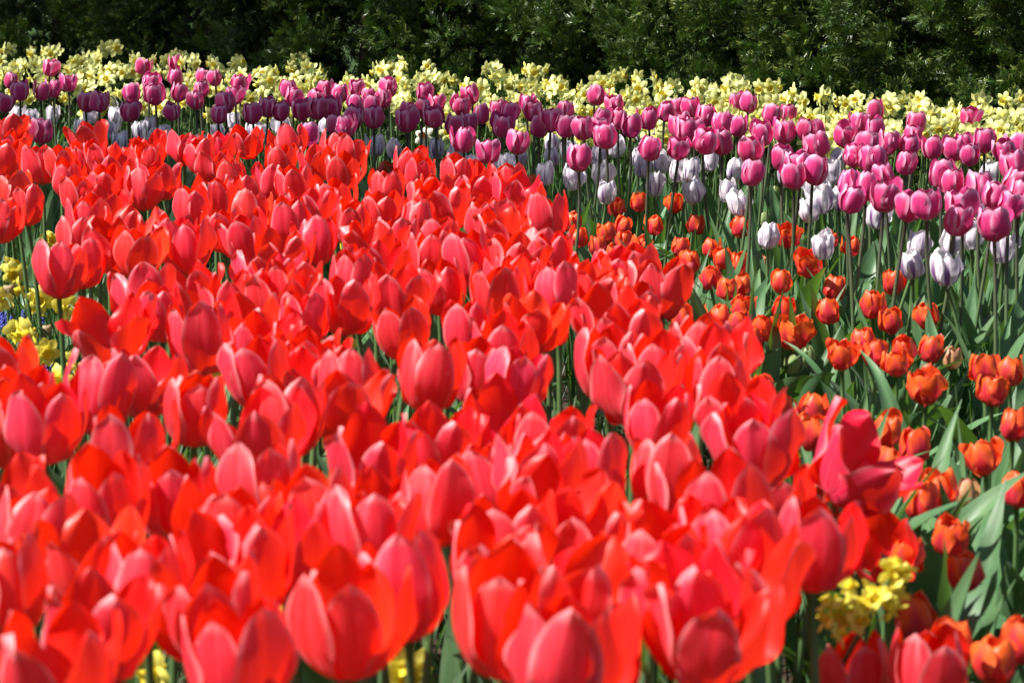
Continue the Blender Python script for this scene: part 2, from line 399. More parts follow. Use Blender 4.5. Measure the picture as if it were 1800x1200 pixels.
R_ = random.Random(21)
def tulip(kind, p, level, label, group, lean=None, bloom=None, size=1.0, n_leaves=2, rz=None, tilt=None, leaf_scale=1.0, cat="tulip", name=None, tone=None):
    """a tulip whose bloom is centred on p"""
    r = R_
    Bm = bloom if bloom is not None else r.choice(BLOOMS[kind][level])
    hh = {'red': 0.040, 'pink': 0.029, 'white': 0.027, 'orange': 0.026}[kind] * size
    st, top = r.choice(STEMS[kind])
    rz = r.uniform(0, 2 * PI) if rz is None else rz
    tl = tilt if tilt is not None else (r.gauss(0, 0.11), r.gauss(0, 0.11))
    up = Euler((tl[0], tl[1], 0)).to_matrix() @ Vector((0, 0, hh))
    sc = (p.z - up.z) / STEM_H
    tw = Vector((top[0], top[1], 0)); tw.rotate(Euler((0, 0, rz)))
    base = Vector((p.x - tw.x - up.x, p.y - tw.y - up.y, 0))
    o = thing(name or {'red': 'red_tulip', 'pink': 'pink_tulip', 'white': 'white_tulip', 'orange': 'orange_tulip'}[kind], label, cat, base, 0.0, group)
    col = tone or (r.uniform(.90, 1.08), 0.5 + r.gauss(0, 0.003), r.random(), 1)
    part('stem', st, o, (0, 0, 0), (0, 0, rz), (1, 1, sc), col)
    tp = Vector((tw.x, tw.y, p.z - up.z))
    rot = (Euler((tl[0], tl[1], 0)).to_matrix() @ Euler((0, 0, r.uniform(0, 2 * PI))).to_matrix()).to_euler()
    for me in Bm: part('petal', me, o, tp, rot, (size,) * 3, col)
    if level is not None and level >= 2:
        part('pistil', PISTIL, o, tp, rot, (size,) * 3, col); part('stamens', STAMENS, o, tp, rot, (size,) * 3, col)
    a = r.uniform(0, 6.28)
    for k in range(n_leaves):
        s = r.uniform(.85, 1.15) * leaf_scale
        part('leaf', r.choice(LEAVES[kind]), o, (0, 0, 0.0), (0, 0, a + k * 2.4 + r.gauss(0, .4)), (s, s, s), (r.uniform(.8, 1.15), 0.5 + r.gauss(0, 0.008), r.random(), 1))
    return o

def relax(pts, dmin, it=12, keep=0.035):
    """drop near-duplicates, then ease overlapping plants apart a little"""
    out = []
    for q in pts:
        if all((q[0] - k[0]).length > keep for k in out): out.append(q)
    P = np.array([[q[0].x, q[0].y] for q in out]); P0 = P.copy()
    for _ in range(it):
        d = P[:, None, :] - P[None, :, :]; n = np.sqrt((d ** 2).sum(2)) + np.eye(len(P)) * 9
        m = (n < dmin)
        push = (d / n[..., None] * ((dmin - n) * 0.25 * m)[..., None]).sum(1)
        P += push; P = P0 + np.clip(P - P0, -0.015, 0.015)
    for q, p in zip(out, P): q[0].x, q[0].y = p
    return out

# ------------------------------------------------------------------ bloom positions read off the photograph (pixel x, pixel y, how open)
RED = """16 228 2;25 257 2;9 284 1;27 268 2;74 289 1;108 289 1;48 248;157 248 2;148 284 1;25 340 1;47 363 1;90 358 1;2 390 1;121 318;187 284 2;203 309 2;180 331 1;139 347 1;259 286 1;268 262 2;243 286;288 288;254 336 1;281 318 2;187 365 2;217 350 2;157 392;180 399;207 394;228 404 3;274 418;310 420 1;139 423;165 425;145 466 1;108 478 1;324 350;337 367 1;382 354 1;326 264 2;351 277 1;352 298;382 266;378 297;315 302;391 408;371 414;244 447 1;310 462;327 441;364 462;198 437 2;
434 253 2;409 254;510 253 1;407 311 0;449 304 1;494 285;522 283;557 290 2;589 266 1;615 270;602 305 1;633 297;485 323 2;519 330 1;429 350;446 353;546 318;587 354 1;512 394 0;548 373 2;570 386;620 346;681 337 1;663 338;710 338;722 291 1;739 308;746 340;769 340;620 391 0;670 377 1;751 357;736 386;782 368;760 395;407 386;440 377;470 382;429 420 1;472 420 2;652 437 3;609 449;701 431;724 421;746 428;769 427;553 427;577 438;544 446;591 456;409 454;440 463;467 456;497 456 2;661 472;708 467;733 457;760 449;787 449;
806 310 1;834 318 1;757 309;779 341;813 343;840 345;894 326 1;907 346 2;889 386;923 386;975 382 1;779 372;797 388;824 383;849 390;865 372;763 401;885 417 2;835 457 0;797 442;763 449;862 433;928 433;943 449;964 428;975 458 1;903 462 2;1013 458 2;1038 464;1094 486 1;1128 480 1;851 509;883 518;907 509 2;988 519 1;1017 506;1042 506 2;952 514;817 503;777 509;
196 590 3;281 550 0;254 519 2;337 518;308 504;360 517;355 600 1;225 483;274 479;6 655 1;40 724 1;76 710;175 698 1;259 676 2;297 668;337 677;299 704;255 705;342 720 0;378 699;413 528 2;413 556;512 512 2;467 494;535 483;490 535 2;530 561 1;566 573;598 540 2;625 558 1;557 526;654 528;688 524;707 525 2;647 481;625 499;575 501;708 584 1;751 501;719 488;771 517;456 576 2;490 594;461 605;474 636;508 630;539 632 2;575 623;641 623;456 660 1;519 677 2;503 704;557 659 2;587 659;616 676 1;647 641;663 663;674 677;757 663 1;413 691 2;598 717 3;508 722;553 720;
820 506;876 520 1;910 500;1054 513 2;1070 535;1130 551 0;1178 508 2;822 582 1;940 572 2;1081 569 2;1116 597 2;1016 573;885 618;936 623;978 627;838 656 0;905 680 1;1003 685 1;1085 645 1;1173 658 1;1151 600;1181 607;1178 660;1243 664;1282 686 1;1275 640 2;1252 623;1131 686 2;1153 691;1194 698 2;1231 707;1120 718;1174 720;1309 737 2;1246 767 1;1342 787 2;1171 749;1131 776;1068 754;1088 781;1180 842 1;
18 756 0;29 723;74 745 1;103 800 2;157 800;74 827;230 798 1;299 790 0;344 735 0;185 890 1;312 888 1;385 842 0;60 945 1;22 881 2;101 870;259 863;445 723;512 735 1;539 736;591 728 3;616 753;670 735;418 780;456 775 2;510 791;539 792;571 795;652 821 2;771 786 2;778 818;773 845;455 870 1;553 903 1;413 944 1;445 938;681 903 2;719 899;769 888 1;643 944 1;686 944;737 944 2;816 730;845 773;890 765 2;980 786 2;1014 768;1043 723;1050 836 1;1070 775;813 845;865 857 0;935 827;966 845 2;985 900 2;845 926;894 954 1;813 802;
7 1031 0;166 993 2;99 1020 2;216 1004;259 1038 1;175 1110 2;310 1038;360 1009;34 1166;67 1160;13 1123;101 1184 2;157 1182;375 1092 2;434 958;425 1000 2;485 972 2;612 1100 1;420 1165 1;614 1004;643 988;705 1040 1;775 1045 1;704 1105;782 1173;822 1009;895 1095 1;890 1015 2;946 1015;1045 1050 3;1126 1076 0;1178 1010 1;1010 1165 2;1070 1128;1088 1173;1160 1110;840 1173;809 1155;1251 986;1235 964 2;1307 975 1;1330 964;1388 1000 1;1438 962 1;1285 1027;1319 1027 2;1229 1065 2;1345 1085 2;1179 1110 1;1262 1114 2;1364 1150 2;1195 1166;1251 1184;1300 1150 2;300 1180 2;520 1195 1;950 1195;30 1060 2;1120 905 2;1260 905 1;1290 940 2;1180 930;1060 950 2"""
PINK = """20 143;9 182;75 162;121 147;89 121 1;35 161;95 157;252 118;310 113;309 137;231 166;265 147;272 168;315 164;345 177;302 196;228 197;377 138;357 137;353 158;422 148;413 168;395 182;385 202;443 200;471 189;493 197;508 157;517 173;530 195 1;573 158;555 175;558 192;580 190;153 180 1;175 180;73 233;45 230;544 238;597 223;597 165;627 155 1;625 182;647 170;683 155;674 175;655 185;657 208;620 205;608 223;747 163;767 182;740 192;723 197;715 213 1;763 208;827 168;812 187;845 202;803 222;823 217;875 193;897 198;883 222 1;928 183;938 197;948 223;968 212;993 196;995 223;910 252;1018 278;815 247;858 267;1048 169;1080 185;1030 225;1058 208;1087 210;1050 230;1065 242 1;1110 223;1140 210;1170 197;1190 190;1195 223;1143 263;1193 262;1215 190 1;1240 205;1295 180;1317 182;1207 230;1222 227;1268 218;1297 223;1243 250;1267 252;1357 203;1385 200;1383 233;1412 230;1340 235 1;1320 265;1322 305;1433 230;1435 258;1375 278;1405 295 1;1395 310;1434 301;1487 240;1512 217;1538 195;1537 228;1523 257;1503 275;1532 283 1;1562 253;1610 217;1592 287;1552 310;1492 323;1522 328;1497 352;1555 347 1;1605 240;1597 257;1640 260;1705 207;1705 273;1730 248;1693 253;1677 263;1657 307;1685 322;1710 330;1767 267;1793 257;1780 293;1783 322;1748 345;1778 362;1690 365 1;1683 388;1628 362;1597 365;1747 395 1;1795 345"""
WHITE = """30 202;93 202;55 208;195 183;158 202;204 205;192 230 1;145 227;212 248;247 230;262 222;273 243;349 257;383 233;410 213;497 227;458 238;447 230;573 222;290 238;662 257;693 262;767 262;802 268;830 293;895 290 1;913 277;875 293;970 253;1000 268;970 277;958 307;1008 313 1;1053 273;1060 310;1067 338;1083 260;1133 237;1133 293;1160 283;1123 277;1150 325;1193 300;1218 338;1213 300;1247 283;1293 297;1283 337;1298 358;1475 280;1457 303;1423 370;1450 352;1472 350;1543 380;1740 307;1725 363;1433 327;1385 307;1352 415;1447 433;1615 432;1602 467;1663 473;1672 427;1763 438;1710 413"""
ORANGE = """1083 363 1;1123 353;1185 355 1;1065 407 1;1150 393;1096 396;1096 421;1018 414;1009 387;1130 430;1081 445;1051 430;1223 392;1303 397;1197 432;1250 432;1213 457;1270 452 1;1298 460;1250 485;1280 505;1303 498;1385 417 2;1455 420 1;1497 430;1422 465 2;1374 492;1468 503;1571 493;1380 540;1455 544;1535 533;1565 560;1628 552;1272 555;1292 562;1307 538;1340 575 1;1320 593;1398 587 2;1488 622 1;1518 597;1565 633 1;1588 613;1542 620;1637 610;1730 645 1;1777 648;1745 683;1627 682 2;1338 680;1375 720;1430 713;1430 755 1;1560 750;1608 777;1728 800 1;1782 740;1197 557;1620 875;1650 855;1793 855;1435 887 1;1533 890;1510 925 1;1592 970;1695 1000;1672 940;1607 1075;1672 1123;1753 1153 1;1792 1122;678 296;939 320;1570 815;1175 600"""
BUD = "1393 632 0;1420 620 0;1342 458 1;1053 371 1;1018 376 0;1283 410 0;1343 380 0;1363 333 0;1673 623 1;1700 857 1;1445 460 0"

OPEN_RED = {0: "closed egg-shaped", 1: "half-open", 2: "open cup-shaped", 3: "wide-open"}
RED_ALL = [(x - (14 if x > 950 else 0), y, l) for x, y, l in parse(RED)]
pts = relax([(at(x, y, 0.50 + R_.gauss(0, 0.006)), l) for x, y, l in RED_ALL if l is not None], 0.072, keep=0.054)
for x, y, l in RED_ALL:                       # the less distinct blooms only where the drift still has room
    p = at(x, y, 0.495 + R_.gauss(0, 0.006))
    if l is None and all((p - q[0]).length > (0.086 if y < 700 else 0.096) for q in pts): pts.append((p, R_.choices([0, 1, 2], [3, 6, 3 if y < 700 else 1])[0]))
pts = relax(pts, 0.07, keep=0.03)
GAPS = [(245, 975, 52), (545, 1010, 50), (510, 1140, 62), (700, 1160, 60), (1105, 950, 55), (830, 715, 42), (640, 630, 36), (60, 1085, 55), (1110, 1185, 60), (325, 650, 40), (285, 985, 40), (600, 415, 24), (470, 355, 18), (1300, 865, 45), (960, 1185, 40), (430, 545, 22), (60, 440, 40), (50, 540, 60), (80, 600, 52)]
pts = [q for q in pts if all(math.hypot(proj(q[0])[0] - a, proj(q[0])[1] - b) > r_ for a, b, r_ in GAPS)]     # the dark gaps between the clumps
pts = sorted(pts, key=lambda q: q[0].y)[:299]
for p, l in pts:
    px, py = proj(p)
    tulip('red', p, l, f"{OPEN_RED[l]} red tulip, {place(px, py)}", "red tulips of the big foreground drift", size=R_.uniform(.88, 1.06) * float(np.interp(p.y, [1.5, 2.6], [1.03, 1.0])), n_leaves=2)
# the toppled wide-open one beside the orange tulips
tulip('red', at(1512, 828, 0.44), 3, "wide-open pinkish red tulip toppling to the right over the short orange tulips", None, size=1.12, n_leaves=1, tilt=(0.25, 0.62), tone=(1.0, 0.49, 0.3, 1))

# reds sunk low among the orange ones, their shade darkened into the tone
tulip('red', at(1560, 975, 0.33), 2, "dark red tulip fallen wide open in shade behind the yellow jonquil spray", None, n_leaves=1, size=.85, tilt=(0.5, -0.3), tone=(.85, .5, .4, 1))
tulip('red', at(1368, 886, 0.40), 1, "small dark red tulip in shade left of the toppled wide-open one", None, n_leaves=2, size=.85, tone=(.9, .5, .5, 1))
tulip('red', at(1635, 1188, 0.36), 0, "shade-darkened red closed tulip cut by the bottom edge under the orange tulips", None, n_leaves=2, size=.95, tone=(.85, .5, .7, 1))
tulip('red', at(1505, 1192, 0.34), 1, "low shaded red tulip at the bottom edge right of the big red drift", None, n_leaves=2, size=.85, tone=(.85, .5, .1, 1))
pts = relax([(at(x, y, 0.50 + R_.gauss(0, 0.008)), R_.choices([0, 1], [3, 1])[0] if l is None else l) for x, y, l in parse(PINK)], 0.05, keep=0.02)
for p, l in pts:
    px, py = proj(p)
    nm = ["closed", "slightly open"][l]
    tulip('pink', p, l, f"{nm} pink tulip with pale petal edges, {place(px, py)}", "tall pink tulips in front of the daffodils", size=R_.uniform(.84, 1.02), n_leaves=3)

pts = relax([(at(x, y, 0.40 + R_.gauss(0, 0.008)), R_.choices([0, 1], [3, 1])[0] if l is None else l) for x, y, l in parse(WHITE)], 0.05, keep=0.02)
for p, l in pts:
    px, py = proj(p)
    tulip('white', p, l, f"white tulip with {'fine' if R_.random() < .5 else 'bold'} purple flames, {place(px, py)}".replace('fine', 'lilac purple').replace('bold', 'lilac purple'), "white and lilac tulips below the pink ones", size=R_.uniform(.92, 1.1), n_leaves=3)

pts = relax([(at(x, y, 0.33 + R_.gauss(0, 0.008)), R_.choices([0, 1], [3, 1])[0] if l is None else l) for x, y, l in parse(ORANGE)], 0.05, keep=0.02)
for p, l in pts:
    px, py = proj(p)
    nm = ["closed", "slightly open", "fully open"][l]
    tulip('orange', p, l, f"{nm} orange red tulip, {place(px, py)}", "short orange tulips among broad leaves", size=R_.uniform(.92, 1.06), n_leaves=5)

for x, y, l in parse(BUD):
    p = at(x, y, 0.28)
    k = 'pinkbud' if l else 'bud'
    tulip('orange', p, 0, f"{'half-coloured pinkish green' if l else 'tight pale green'} tulip bud, {place(x, y)}", "unopened tulip buds", bloom=R_.choice(BUDS[k]), n_leaves=2, name='tulip_bud', cat='tulip bud', tilt=(0, 0))

# ------------------------------------------------------------------ daffodils
def daff_corolla(mat, seed, R=0.0315, wid=0.0098):
    rng = np.random.default_rng(seed); V, F, UV = [], [], []
    for k in range(6):
        a = k * PI / 3 + rng.normal(0, .06); ca, sa = math.cos(a), math.sin(a); lift = rng.normal(0.004, .004); tw = rng.normal(0, .25); b = len(V)
        Rk = R * rng.uniform(.92, 1.06)
        for j in range(7):
            t = j / 6
            ww = wid * (0.45 + 0.9 * t - 0.1 * t * t) * (1 - t ** 2.2) ** 0.8 * 1.25 + 0.0004
            for i in range(5):
                s = (i - 2) / 2
                r = 0.005 + t * (Rk - 0.005); la = s * ww
                z = lift * t - 0.010 * t * t * (rng.uniform(.6, 1.2)) * 0.6 + 0.0035 * (1 - s * s) * math.sin(PI * t) + tw * la * t + (0.0012 if k % 2 else 0)
                V.append((r * ca - la * sa, r * sa + la * ca, z)); UV.append((i / 4, t))
        for j in range(6):
            for i in range(4): F.append((b + j * 5 + i, b + (j + 1) * 5 + i, b + (j + 1) * 5 + i + 1, b + j * 5 + i + 1))
    return mesh("petals", V, F, mat, UV)
def daff_trumpet(mat, seed, r=0.009, h=0.016):
    rng = np.random.default_rng(seed); n = 14; V, F = [], []
    prof = [(0.30, -0.55), (0.35, -.15), (0.62, 0.0), (0.80, 0.3), (0.90, 0.7), (1.05, 0.92), (1.25, 1.0), (1.08, 0.96), (0.84, 0.7), (0.72, 0.3), (0.5, 0.1), (0.02, 0.06)]
    for j, (a, b) in enumerate(prof):
        for i in range(n):
            t = 2 * PI * i / n; fr = 1 + (0.10 * math.sin(7 * t) if 5 <= j <= 7 else 0)
            V.append((r * a * fr * math.cos(t), r * a * fr * math.sin(t), h * b + (0.0012 * math.sin(7 * t + 1) if j == 6 else 0)))
    for j in range(len(prof) - 1):
        for i in range(n): F.append((j * n + i, j * n + (i + 1) % n, (j + 1) * n + (i + 1) % n, (j + 1) * n + i))
    return mesh("trumpet", V, F, mat)
DAFF = {'pale': [(daff_corolla(M['pale_daff'], 40 + i), daff_trumpet(M['pale_cup'], i)) for i in range(5)],
        'yellow': [(daff_corolla(M['yellow_daff'], 60 + i, 0.026, 0.010), daff_trumpet(M['yellow_cup'], i, 0.0085, 0.017)) for i in range(4)],
        'white': [(daff_corolla(M['white_daff'], 80), daff_trumpet(M['peach_cup'], 3))]}
DSTEM = []
for s in range(6):
    g_ = np.random.default_rng(700 + s); bx, by = g_.normal(0, .03, 2)
    pts_ = [(bx * t * t, by * t * t, 0.4 * t) for t in np.linspace(0, 1, 7)]
    DSTEM.append((tube_mesh("stem", pts_, 0.0024, M['stem_green'], 6), pts_[-1]))
PEDI = tube_mesh("flower_stalk", [(0, 0, 0), (0.006, 0, 0.012), (0.017, 0, 0.017), (0.027, 0, 0.012)], [.0018, .0017, .0016, .0022], M['stem_green'], 6)

def daffodil(kind, tip, label, group, heads=1, size=1.0, leaves=2, lean=(0, 0), cat="daffodil", face=None, name=None):
    """tip = where the first bloom's centre is"""
    r = R_; st, top = r.choice(DSTEM); rz = r.uniform(0, 6.28); tw = Vector((top[0], top[1], 0)); tw.rotate(Euler((0, 0, rz)))
    az = face if face is not None else math.radians(r.gauss(-115, 65))     # the way the first bloom looks (towards the sun side)
    d = Vector((math.cos(az), math.sin(az), 0))
    neck = tip - d * 0.033 * size; H = neck.z - 0.014 * size
    shear = Vector((lean[0], lean[1], 0))
    o = thing(name or {'pale': 'pale_daffodil', 'yellow': 'yellow_daffodil', 'white': 'white_daffodil'}[kind], label, cat, (neck.x - tw.x - shear.x, neck.y - tw.y - shear.y, 0), 0, group)
    col = (r.uniform(.9, 1.08), 0.5 + r.gauss(0, .006), r.random(), 1)
    lq = Vector((shear.x, shear.y, H)); rotl = Vector((0, 0, 1)).rotation_difference(lq.normalized()).to_matrix()
    part('stem', st, o, (0, 0, 0), (rotl @ Euler((0, 0, rz)).to_matrix()).to_euler(), (1, 1, lq.length / 0.4), col)
    tp = rotl @ Vector((tw.x, tw.y, lq.length))
    for k in range(heads):
        a = az + (0 if k == 0 else r.choice([-1, 1]) * r.uniform(.7, 1.9) * (1 if k == 1 else 1.6))
        s = size * r.uniform(.9, 1.08)
        dn = math.radians(r.gauss(100, 16))            # nod: 90 looks level
        part('flower_stalk', PEDI, o, tp, (0, 0, a), (s,) * 3, col)
        c, t = r.choice(DAFF[kind])
        b = tp + Vector((math.cos(a) * .030 * s, math.sin(a) * .030 * s, .012 * s + k * 0.004))
        rot = (Euler((0, 0, a)).to_matrix() @ Euler((0, dn, 0)).to_matrix() @ Euler((0, 0, r.uniform(0, 6))).to_matrix()).to_euler()
        pc = part('petals', c, o, b, rot, (s,) * 3, col)
        part('trumpet', t, pc, color=col)
    a = r.uniform(0, 6)
    for k in range(leaves):
        s = r.uniform(.8, 1.15) * min(1.0, H / 0.36)
        part('leaf', r.choice(STRAPS), o, (0, 0, 0), (0, 0, a + 2.6 * k), (s, s, s), (r.uniform(.8, 1.2), 0.5, r.random(), 1))
    return o

TOP = [(0, 82), (60, 88), (80, 84), (110, 98), (140, 100), (190, 80), (230, 105), (300, 100), (345, 88), (370, 110), (400, 98), (440, 116), (470, 112), (540, 98), (580, 118), (610, 132), (650, 112), (700, 105), (740, 106), (790, 140), (850, 118), (900, 132), (940, 124), (1000, 140), (1040, 165), (1070, 130), (1130, 136), (1200, 168), (1240, 155), (1290, 136), (1340, 152), (1400, 152), (1440, 168), (1500, 180), (1560, 168), (1590, 160), (1640, 162), (1680, 190), (1720, 168), (1780, 172), (1800, 185)]
def top_y(px):
    return float(np.interp(px, [t[0] for t in TOP], [t[1] for t in TOP]))
def daff_depth(px):
    """centre line of the daffodil band: further off at the left"""
    return np.interp(px, [-200, 0, 900, 1800, 2000], [8.7, 8.4, 7.3, 6.0, 5.7])
count = 0
rows = [0.35, 0.26, 0.17, 0.08, -0.01, -0.10, -0.2]
for ri, off in enumerate(rows):
    px = -70.0 + R_.uniform(0, 30)
    while px < 1870:
        D = float(daff_depth(px)) + off * 1.6 + R_.gauss(0, .05)
        x = (px - 900) / FPX * D * 1.0
        ty = top_y(px) + 1 + (R_.random() ** 1.5) * 24 + ri * 13.5
        # height of the bloom that shows at row ty at this distance
        ang = math.atan2(600 - ty, FPX) - PITCH
        z = CAM_H + math.tan(ang) * D
        z = min(max(z, 0.20), 0.62)
        p = Vector((x, D, z)); qx, qy = proj(p)
        heads = R_.choices([1, 2, 3], [1, 3, 5])[0]
        daffodil('pale', p, f"pale yellow daffodil{' with two blooms' if heads == 2 else ' with three blooms' if heads == 3 else ''}, {place(qx, qy)}", "pale yellow daffodils along the hedge", heads, R_.uniform(.9, 1.1))
        count += 1
        px += R_.uniform(34, 58)

YEL = "25 480;36 514;58 510;74 534;58 525;112 536;97 522;25 566;38 584;4 536;126 640;99 660;54 592;90 426;22 469;476 360;600 418;337 645;362 660;602 606;591 970;526 1074;715 1173;1115 962;1297 854;1333 850;270 1173"
for x, y, _ in parse(YEL):
    p = at(x, y, 0.32 if y < 430 and x > 300 else 0.29)
    daffodil('yellow', p, f"small bright yellow daffodil under the red tulips, {place(x, y)}", "small yellow daffodils under the red tulips", 1, R_.uniform(1.0, 1.25), 4, (-0.12 if x < 140 else R_.gauss(0, .05), -0.03))
daffodil('white', at(745, 238, 0.36), "single white daffodil with peach trumpet among the pink tulip stems", None, 2, 1.1, 2, face=-1.9)
daffodil('yellow', at(81, 617, 0.29), "pale drooping yellow daffodil beside the gap at the far left", None, 1, 1.0, 2, face=-1.2)
# the leaning many-flowered spray at the lower right
A_, B_ = at(1462, 1108, 0.385), at(1566, 1012, 0.42)
spray = thing('jonquil_spray', "leaning spray of many small yellow jonquil blooms, dark red petals behind it", "daffodil", (A_.x - 0.10, A_.y - 0.02, 0))
part('stem', tube_mesh("stem", [(0, 0, 0), (0.03, 0.005, 0.16), (0.09, 0.01, 0.32), tuple(B_ - Vector(spray.location))], .0026, M['stem_green'], 6), spray)
for k in range(17):
    t = k / 16; q = A_.lerp(B_, t) + Vector((R_.gauss(0, .008), R_.gauss(0, .012), R_.gauss(0.0, .009)))
    c, tr_ = R_.choice(DAFF['yellow']); s = R_.uniform(.50, .72)
    pc = part('petals', c, spray, q - Vector(spray.location), (R_.uniform(.5, 1.5), R_.uniform(-.5, .5), R_.uniform(0, 6)), (s,) * 3, (1, .5, R_.random(), 1)); part('trumpet', tr_, pc, color=(1, .5, .5, 1))

# grape hyacinths at the far left
def muscari_mesh():
    V, F = [], []
    for k in range(26):
        h = k / 25; a = k * 2.4; r = 0.0065 * (1 - h * .75); c = Vector((r * math.cos(a), r * math.sin(a), 0.004 + h * .03)); s = .0036 * (1 - .45 * h); b = len(V)
        for (pz, pr) in ((-1, .25), (-.5, .85), (.3, .95), (1, .3)):
            for t in range(6): V.append(c + Vector((s * pr * math.cos(t * PI / 3), s * pr * math.sin(t * PI / 3), s * pz * 1.2)))
        for j in range(3):
            for t in range(6): F.append((b + j * 6 + t, b + j * 6 + (t + 1) % 6, b + (j + 1) * 6 + (t + 1) % 6, b + (j + 1) * 6 + t))
        F.append(tuple(b + 18 + t for t in range(6)))
    return mesh("flower_spike", V, F, M['muscari'])
MUS = muscari_mesh(); MST = tube_mesh("stem", [(0, 0, 0), (0, 0, .1), (.003, 0, .2)], .0018, M['stem_green'], 5)
for i, (x, y) in enumerate([(5, 575), (12, 566), (3, 560), (41, 562), (75, 566), (90, 641), (84, 655), (20, 572)]):
    p = at(x, y, 0.19)
    o = thing('grape_hyacinth', f"blue grape hyacinth spike in the grass, {place(x, y)}", "grape hyacinth", (p.x, p.y, 0), R_.uniform(0, 6), "blue grape hyacinths at the left edge")
    part('stem', MST, o, scale=(1, 1, .9)); part('flower_spike', MUS, o, (0.002, 0, .175), color=(1, .5, .5, 1))

# withered daffodil heads
WITH = mesh("withered_bloom", *(lambda n: ([(0.010 * (1 + .35 * math.sin(3 * 6.28 * i / n + j)) * pr * math.cos(6.28 * i / n), 0.010 * (1 + .35 * math.sin(3 * 6.28 * i / n + j)) * pr * math.sin(6.28 * i / n), pz) for j, (pr, pz) in enumerate(((.2, 0), (.7, .006), (.9, .014), (.6, .024), (.9, .032), (.1, .034))) for i in range(n)], [(j * n + i, j * n + (i + 1) % n, (j + 1) * n + (i + 1) % n, (j + 1) * n + i) for j in range(5) for i in range(n)]))(12), M['withered'])
for (x, y, z, lab) in ((12, 505, .30, "withered brown daffodil head at the left edge above yellow daffodils"), (595, 408, .36, "drooping withered daffodil in a gap between red tulips"), (522, 1035, .34, "dry tan withered bud beside a yellow bloom among near red tulips"), (78, 575, .24, "dry brown seed head in the grass below the yellow daffodils")):
    p = at(x, y, z); o = thing('withered_daffodil', lab, "withered flower", (p.x, p.y, 0))
    part('stem', DSTEM[0][0], o, (-DSTEM[0][1][0], -DSTEM[0][1][1], 0), scale=(1, 1, (z - .01) / .4)); part('withered_bloom', WITH, o, (0, 0, z - .014), (1.0, .6, 0), (1.1,) * 3, (1, .5, .5, 1))

# ------------------------------------------------------------------ undergrowth of fine leaves on the soil
def blades(n, where, name, lo, hi, wid, mat):
    V, Q, UV = [], [], []
    for k in range(n):
        x, y = where()
        a = R_.uniform(0, 6.28); L = R_.uniform(lo, hi); le = R_.uniform(.05, .7); ca, sa = math.cos(a), math.sin(a); ww = wid * R_.uniform(.6, 1.4); b = len(V)
        for j in range(5):
            t = j / 4; th = le * (.4 + t); r = L * t * math.sin(th * .8); z = L * t * math.cos(th * .8); q = ww * (1 - t ** 2.5) + .0002
            V.append((x + r * ca - q * sa, y + r * sa + q * ca, z)); V.append((x + r * ca + q * sa, y + r * sa - q * ca, z)); UV.append((0, t)); UV.append((1, t))
        for j in range(4): Q.append((b + 2 * j, b + 2 * j + 1, b + 2 * j + 3, b + 2 * j + 2))
    return raw_mesh(name, V, Q, mat, UV)
def bed_point():
    while True:
        D = R_.uniform(1.3 ** 2, 9.0 ** 2) ** .5; px = R_.uniform(-150, 1950)
        if D < float(daff_depth(px)) + .6: return (px - 900) / FPX * D, D
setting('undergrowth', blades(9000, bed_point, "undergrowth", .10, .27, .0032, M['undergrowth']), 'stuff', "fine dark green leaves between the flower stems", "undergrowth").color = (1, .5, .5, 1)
def grass_point():
    p = at(R_.uniform(-40, 150), R_.uniform(395, 720), 0.15); return p.x + R_.gauss(0, .05), p.y + R_.gauss(0, .05)
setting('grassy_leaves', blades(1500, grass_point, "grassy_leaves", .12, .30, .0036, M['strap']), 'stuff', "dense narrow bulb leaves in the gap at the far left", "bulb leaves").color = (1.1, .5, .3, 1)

# ------------------------------------------------------------------ ground
g = N("garden_soil"); tc = g.n("TexCoord")
n1 = g.noise(tc.outputs["Object"], 9.0, 8.0, .65); n2 = g.noise(tc.outputs["Object"], 90.0, 4.0)
c = g.mix(g.smooth(n1, .35, .65), (0.030, 0.020, 0.013), (0.062, 0.043, 0.028))
sp = g.n("SeparateXYZ"); g.t.links.new(tc.outputs["Object"], sp.inputs[0])
c = g.mix(g.smooth(sp.outputs[1], 9.8, 11.0), c, (0.04, 0.075, 0.018))
M['soil'] = g.out(c, .9, .2, normal=g.bump(n2, .8, .01))
S_ = 300.0; nn = 60
xs = np.concatenate([np.linspace(-S_, -6, 12), np.linspace(-5, 5, nn), np.linspace(6, S_, 12)]); ys = np.concatenate([np.linspace(-60, 0, 8), np.linspace(.3, 12, nn), np.linspace(13, S_ * 2, 12)])
V = [(x, y, 0.008 * math.sin(x * 9 + y * 5) + 0.006 * math.sin(x * 23 - y * 17) - 0.02) for y in ys for x in xs]
setting('ground', mesh("ground", V, grid_faces(len(xs), len(ys)), M['soil']))

